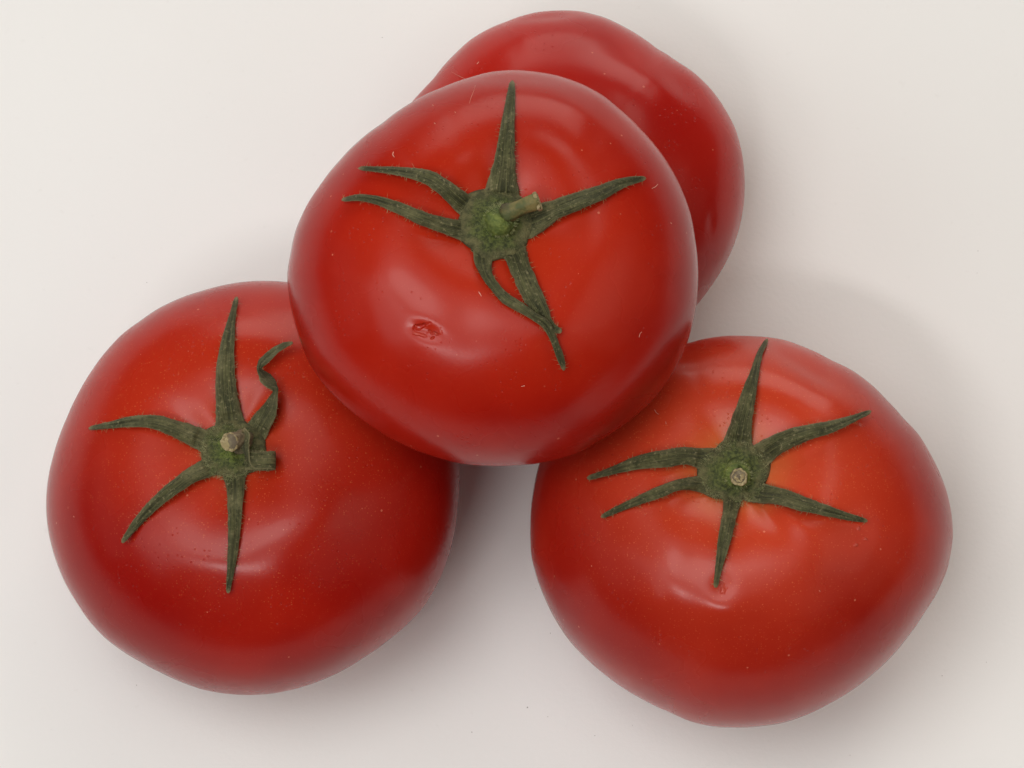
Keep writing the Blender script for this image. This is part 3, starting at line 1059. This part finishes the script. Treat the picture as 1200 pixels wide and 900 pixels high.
p1 = lifted(tree, 281, 517, 3.0)
p2 = lifted(tree, 275, 516.5, 5.2)
p3 = lifted(tree, 268.5, 518, 6.4)
st = tube("stem", [p0, (p0 + p1) / 2, p1, (p1 + p2) / 2, p2, (p2 + p3) / 2, p3], [2.6 * MM, 2.1 * MM, 1.8 * MM, 1.7 * MM, 1.7 * MM, 1.65 * MM, 1.65 * MM], STEMP, e, base, rough=0.09, ridges=0.04)
cut_disc(p3, (p3 - p2) / np.linalg.norm(p3 - p2) + C_BACK * 1.6, 1.62 * MM, st, base)
hairs(k, hb, (268, 530), 33, 2200, [])

# ---- right tomato
k = 'C'
e, base, tree = TOMATO[k]
hb, _ = hub(k, (861, 554), [(837.8, 526.5), (883.5, 522), (897, 565.5), (870, 585), (846, 585), (817, 552)], None, height=1.7)
sepal(k, hb, [(862, 535, 50, .5), (865.6, 513, 33, .9), (870, 491, 25, 1.2), (876.5, 465, 19, 1.4), (883.8, 439, 12, 1.5), (891, 413, 7, 1.6), (899.4, 397.5, 5, 2.0)], 21, cup=0.6)
sepal(k, hb, [(880, 543, 40, .5), (896, 530, 29, 1.2), (917.6, 517, 24, 2.0), (943.6, 507.8, 20, 2.4), (974, 500, 15, 2.1), (1000, 490.5, 9, 1.7), (1020.7, 482, 5, 1.8)], 22)
sepal(k, hb, [(876, 570, 36, .4), (892, 578, 26, .8), (911, 581, 21, 1.1), (935, 588.8, 19, 1.2), (965, 597.5, 14, 1.0), (995.6, 606, 9, .9), (1016.4, 610.5, 5, 1.0)], 23, cup=0.6)
sepal(k, hb, [(860, 570, 30, .4), (858, 588, 22, .8), (854.8, 604, 18, 1.0), (850.5, 625.6, 17, 1.0), (846, 647, 13, .9), (841.8, 669, 8, .8), (838.3, 688.5, 6, .9)], 24)
sepal(k, hb, [(838, 568, 34, .5), (818, 567, 19, .9), (796, 568.4, 14, 1.3), (774.6, 575.8, 14, 1.2), (748.6, 586.6, 11, 1.0), (722.7, 597.5, 8, .9), (704.5, 606, 5, 1.0)], 25)
sepal(k, hb, [(842, 543, 40, .5), (822, 537, 26, 1.1), (805, 534.6, 22, 1.7), (774.6, 538, 21, 2.0), (744, 543.3, 16, 1.6), (714, 552.8, 9, 1.2), (688, 560.6, 6, 1.3)], 26)
p0 = lifted(tree, 864, 557, 0.6)
p1 = lifted(tree, 864.5, 557.5, 3.0)
p2 = lifted(tree, 865, 558, 3.6)
collar = tube("stem", [p0, p0 * .7 + p1 * .3, p0 * .4 + p1 * .6, p1, p2, p2 - C_BACK * 0.5 * MM], [3.2 * MM, 2.75 * MM, 2.5 * MM, 2.55 * MM, 2.2 * MM, 1.6 * MM], STEMG, e, base, rough=0.06)
p3 = lifted(tree, 866, 559, 5.2)
tube("stalk", [p1, p1 * .5 + p3 * .5, p3], [1.5 * MM, 1.5 * MM, 1.5 * MM], STEMP, collar, base)
cut_disc(p3, C_BACK, 1.5 * MM, collar, base)
hairs(k, hb, (860, 555), 38, 2300, [(p1, 2.4 * MM, 130, 1.1), (p2, 2.3 * MM, 80, 0.9)])

# ------------------------------------------------------------------ dust on the surface
def dust():
    V, F = [], []
    spots = [(553, 858, 1.3), (697, 862, 1.0), (645, 742, 1.1), (628, 690, 0.9), (1146, 294, 1.2), (1145, 320, 0.8), (1156, 776, 1.1), (1104, 792, 1.2), (996, 885, 0.9), (618, 829, 1.8), (642, 840, 1.0), (160, 803, 1.0), (208, 10, 0.8), (50, 44, 0.8), (172, 331, 1.0), (448, 44, 1.2), (741, 850, 0.8), (60, 855, 0.8)]
    for (x, y, r) in spots:
        p = on_plane(x, y, 0.0)
        k = len(V)
        a0 = rng.uniform(0, 6.28)
        R = r * 0.065 * MM
        for j in range(5):
            w = a0 + j * 1.2566
            V.append(p + np.array([math.cos(w) * R * rng.uniform(.8, 2.0), math.sin(w) * R * rng.uniform(.6, 1.2), 0.00001]))
        V.append(p + np.array([0, 0, R * 0.9]))
        for j in range(5):
            F.append((k + j, k + (j + 1) % 5, k + 5))
    for (key, x, y, r) in [('C', 930, 402, .9), ('C', 937, 405, 1.0), ('C', 1024, 455, .9), ('C', 1100, 556, .9), ('C', 951, 832, 1.2), ('C', 951, 451, .8), ('A', 640, 108, 1.1), ('A', 503, 518, 1.0), ('A', 766, 180, .9), ('C', 802, 430, 1.0), ('B', 317, 334, .8), ('B', 182, 364, .8), ('B', 289, 454, .8), ('C', 827, 849, .8), ('C', 868, 850, .8)]:
        p, n = hit(TOMATO[key][2], x, y)
        k = len(V)
        u = np.cross(n, C_UP)
        u /= np.linalg.norm(u)
        w2 = np.cross(n, u)
        R = r * 0.075 * MM
        for j in range(5):
            w = j * 1.2566
            V.append(p + u * math.cos(w) * R + w2 * math.sin(w) * R * 1.3)
        V.append(p + n * R * 0.9)
        for j in range(5):
            F.append((k + j, k + (j + 1) % 5, k + 5))
    m = noisy_material("dust_grain", rgb(120, 104, 92), rgb(90, 78, 70), 900)
    o = mesh_object("dust", V, F, m, smooth=False)
    tag(o, "tiny dark specks of dust scattered over the white surface and the fruit", "dust", kind="stuff")



def lint():
    """pale fibres and crumbs lying on the skins"""
    V, F = [], []

    def strand(P, r):
        k0 = len(V)
        P = np.asarray(P)
        for i, p in enumerate(P):
            for (dx, dy) in ((1, 0), (-0.5, 0.87), (-0.5, -0.87)):
                V.append(p + (C_RIGHT * dx + C_UP * dy) * r)
        for i in range(len(P) - 1):
            for j in range(3):
                a, b = k0 + i * 3 + j, k0 + i * 3 + (j + 1) % 3
                F.append((a, b, b + 3, a + 3))
    for key, pts, r in [('D', [(529, 84), (535, 87.5), (540, 90), (545, 92.5)], .035), ('A', [(557, 100), (555, 107), (552, 114), (550, 121)], .028), ('A', [(461, 178), (460, 181), (462, 184)], .09),
                        ('A', [(561, 342), (563, 345), (564, 347)], .07), ('C', [(767, 480), (769, 483.5), (772, 485.5)], .05), ('A', [(611, 453), (615, 452)], .05), ('A', [(764, 221), (768, 219), (771, 216)], .05),
                        ('A', [(749, 395), (750, 391), (752, 389)], .04), ('D', [(559, 75), (561, 72.5)], .06), ('C', [(780, 494), (780.5, 497)], .04), ('A', [(507, 123), (508, 124)], .08), ('A', [(533, 131), (534, 132)], .07),
                        ('A', [(509, 144), (510, 145)], .08), ('A', [(786, 261), (787, 262)], .07), ('B', [(86, 605), (87, 606)], .06), ('C', [(960, 692), (961, 693)], .06)]:
        strand([lifted(TOMATO[key][2], x, y, 0.06) for (x, y) in pts], r * MM)
    m = noisy_material("pale_lint", rgb(226, 170, 150), rgb(206, 140, 120), 900)
    o = mesh_object("lint", V, F, m, smooth=False)
    tag(o, "pale fibres and crumbs of lint lying on the tomato skins", "lint", kind="stuff")


dust()
lint()
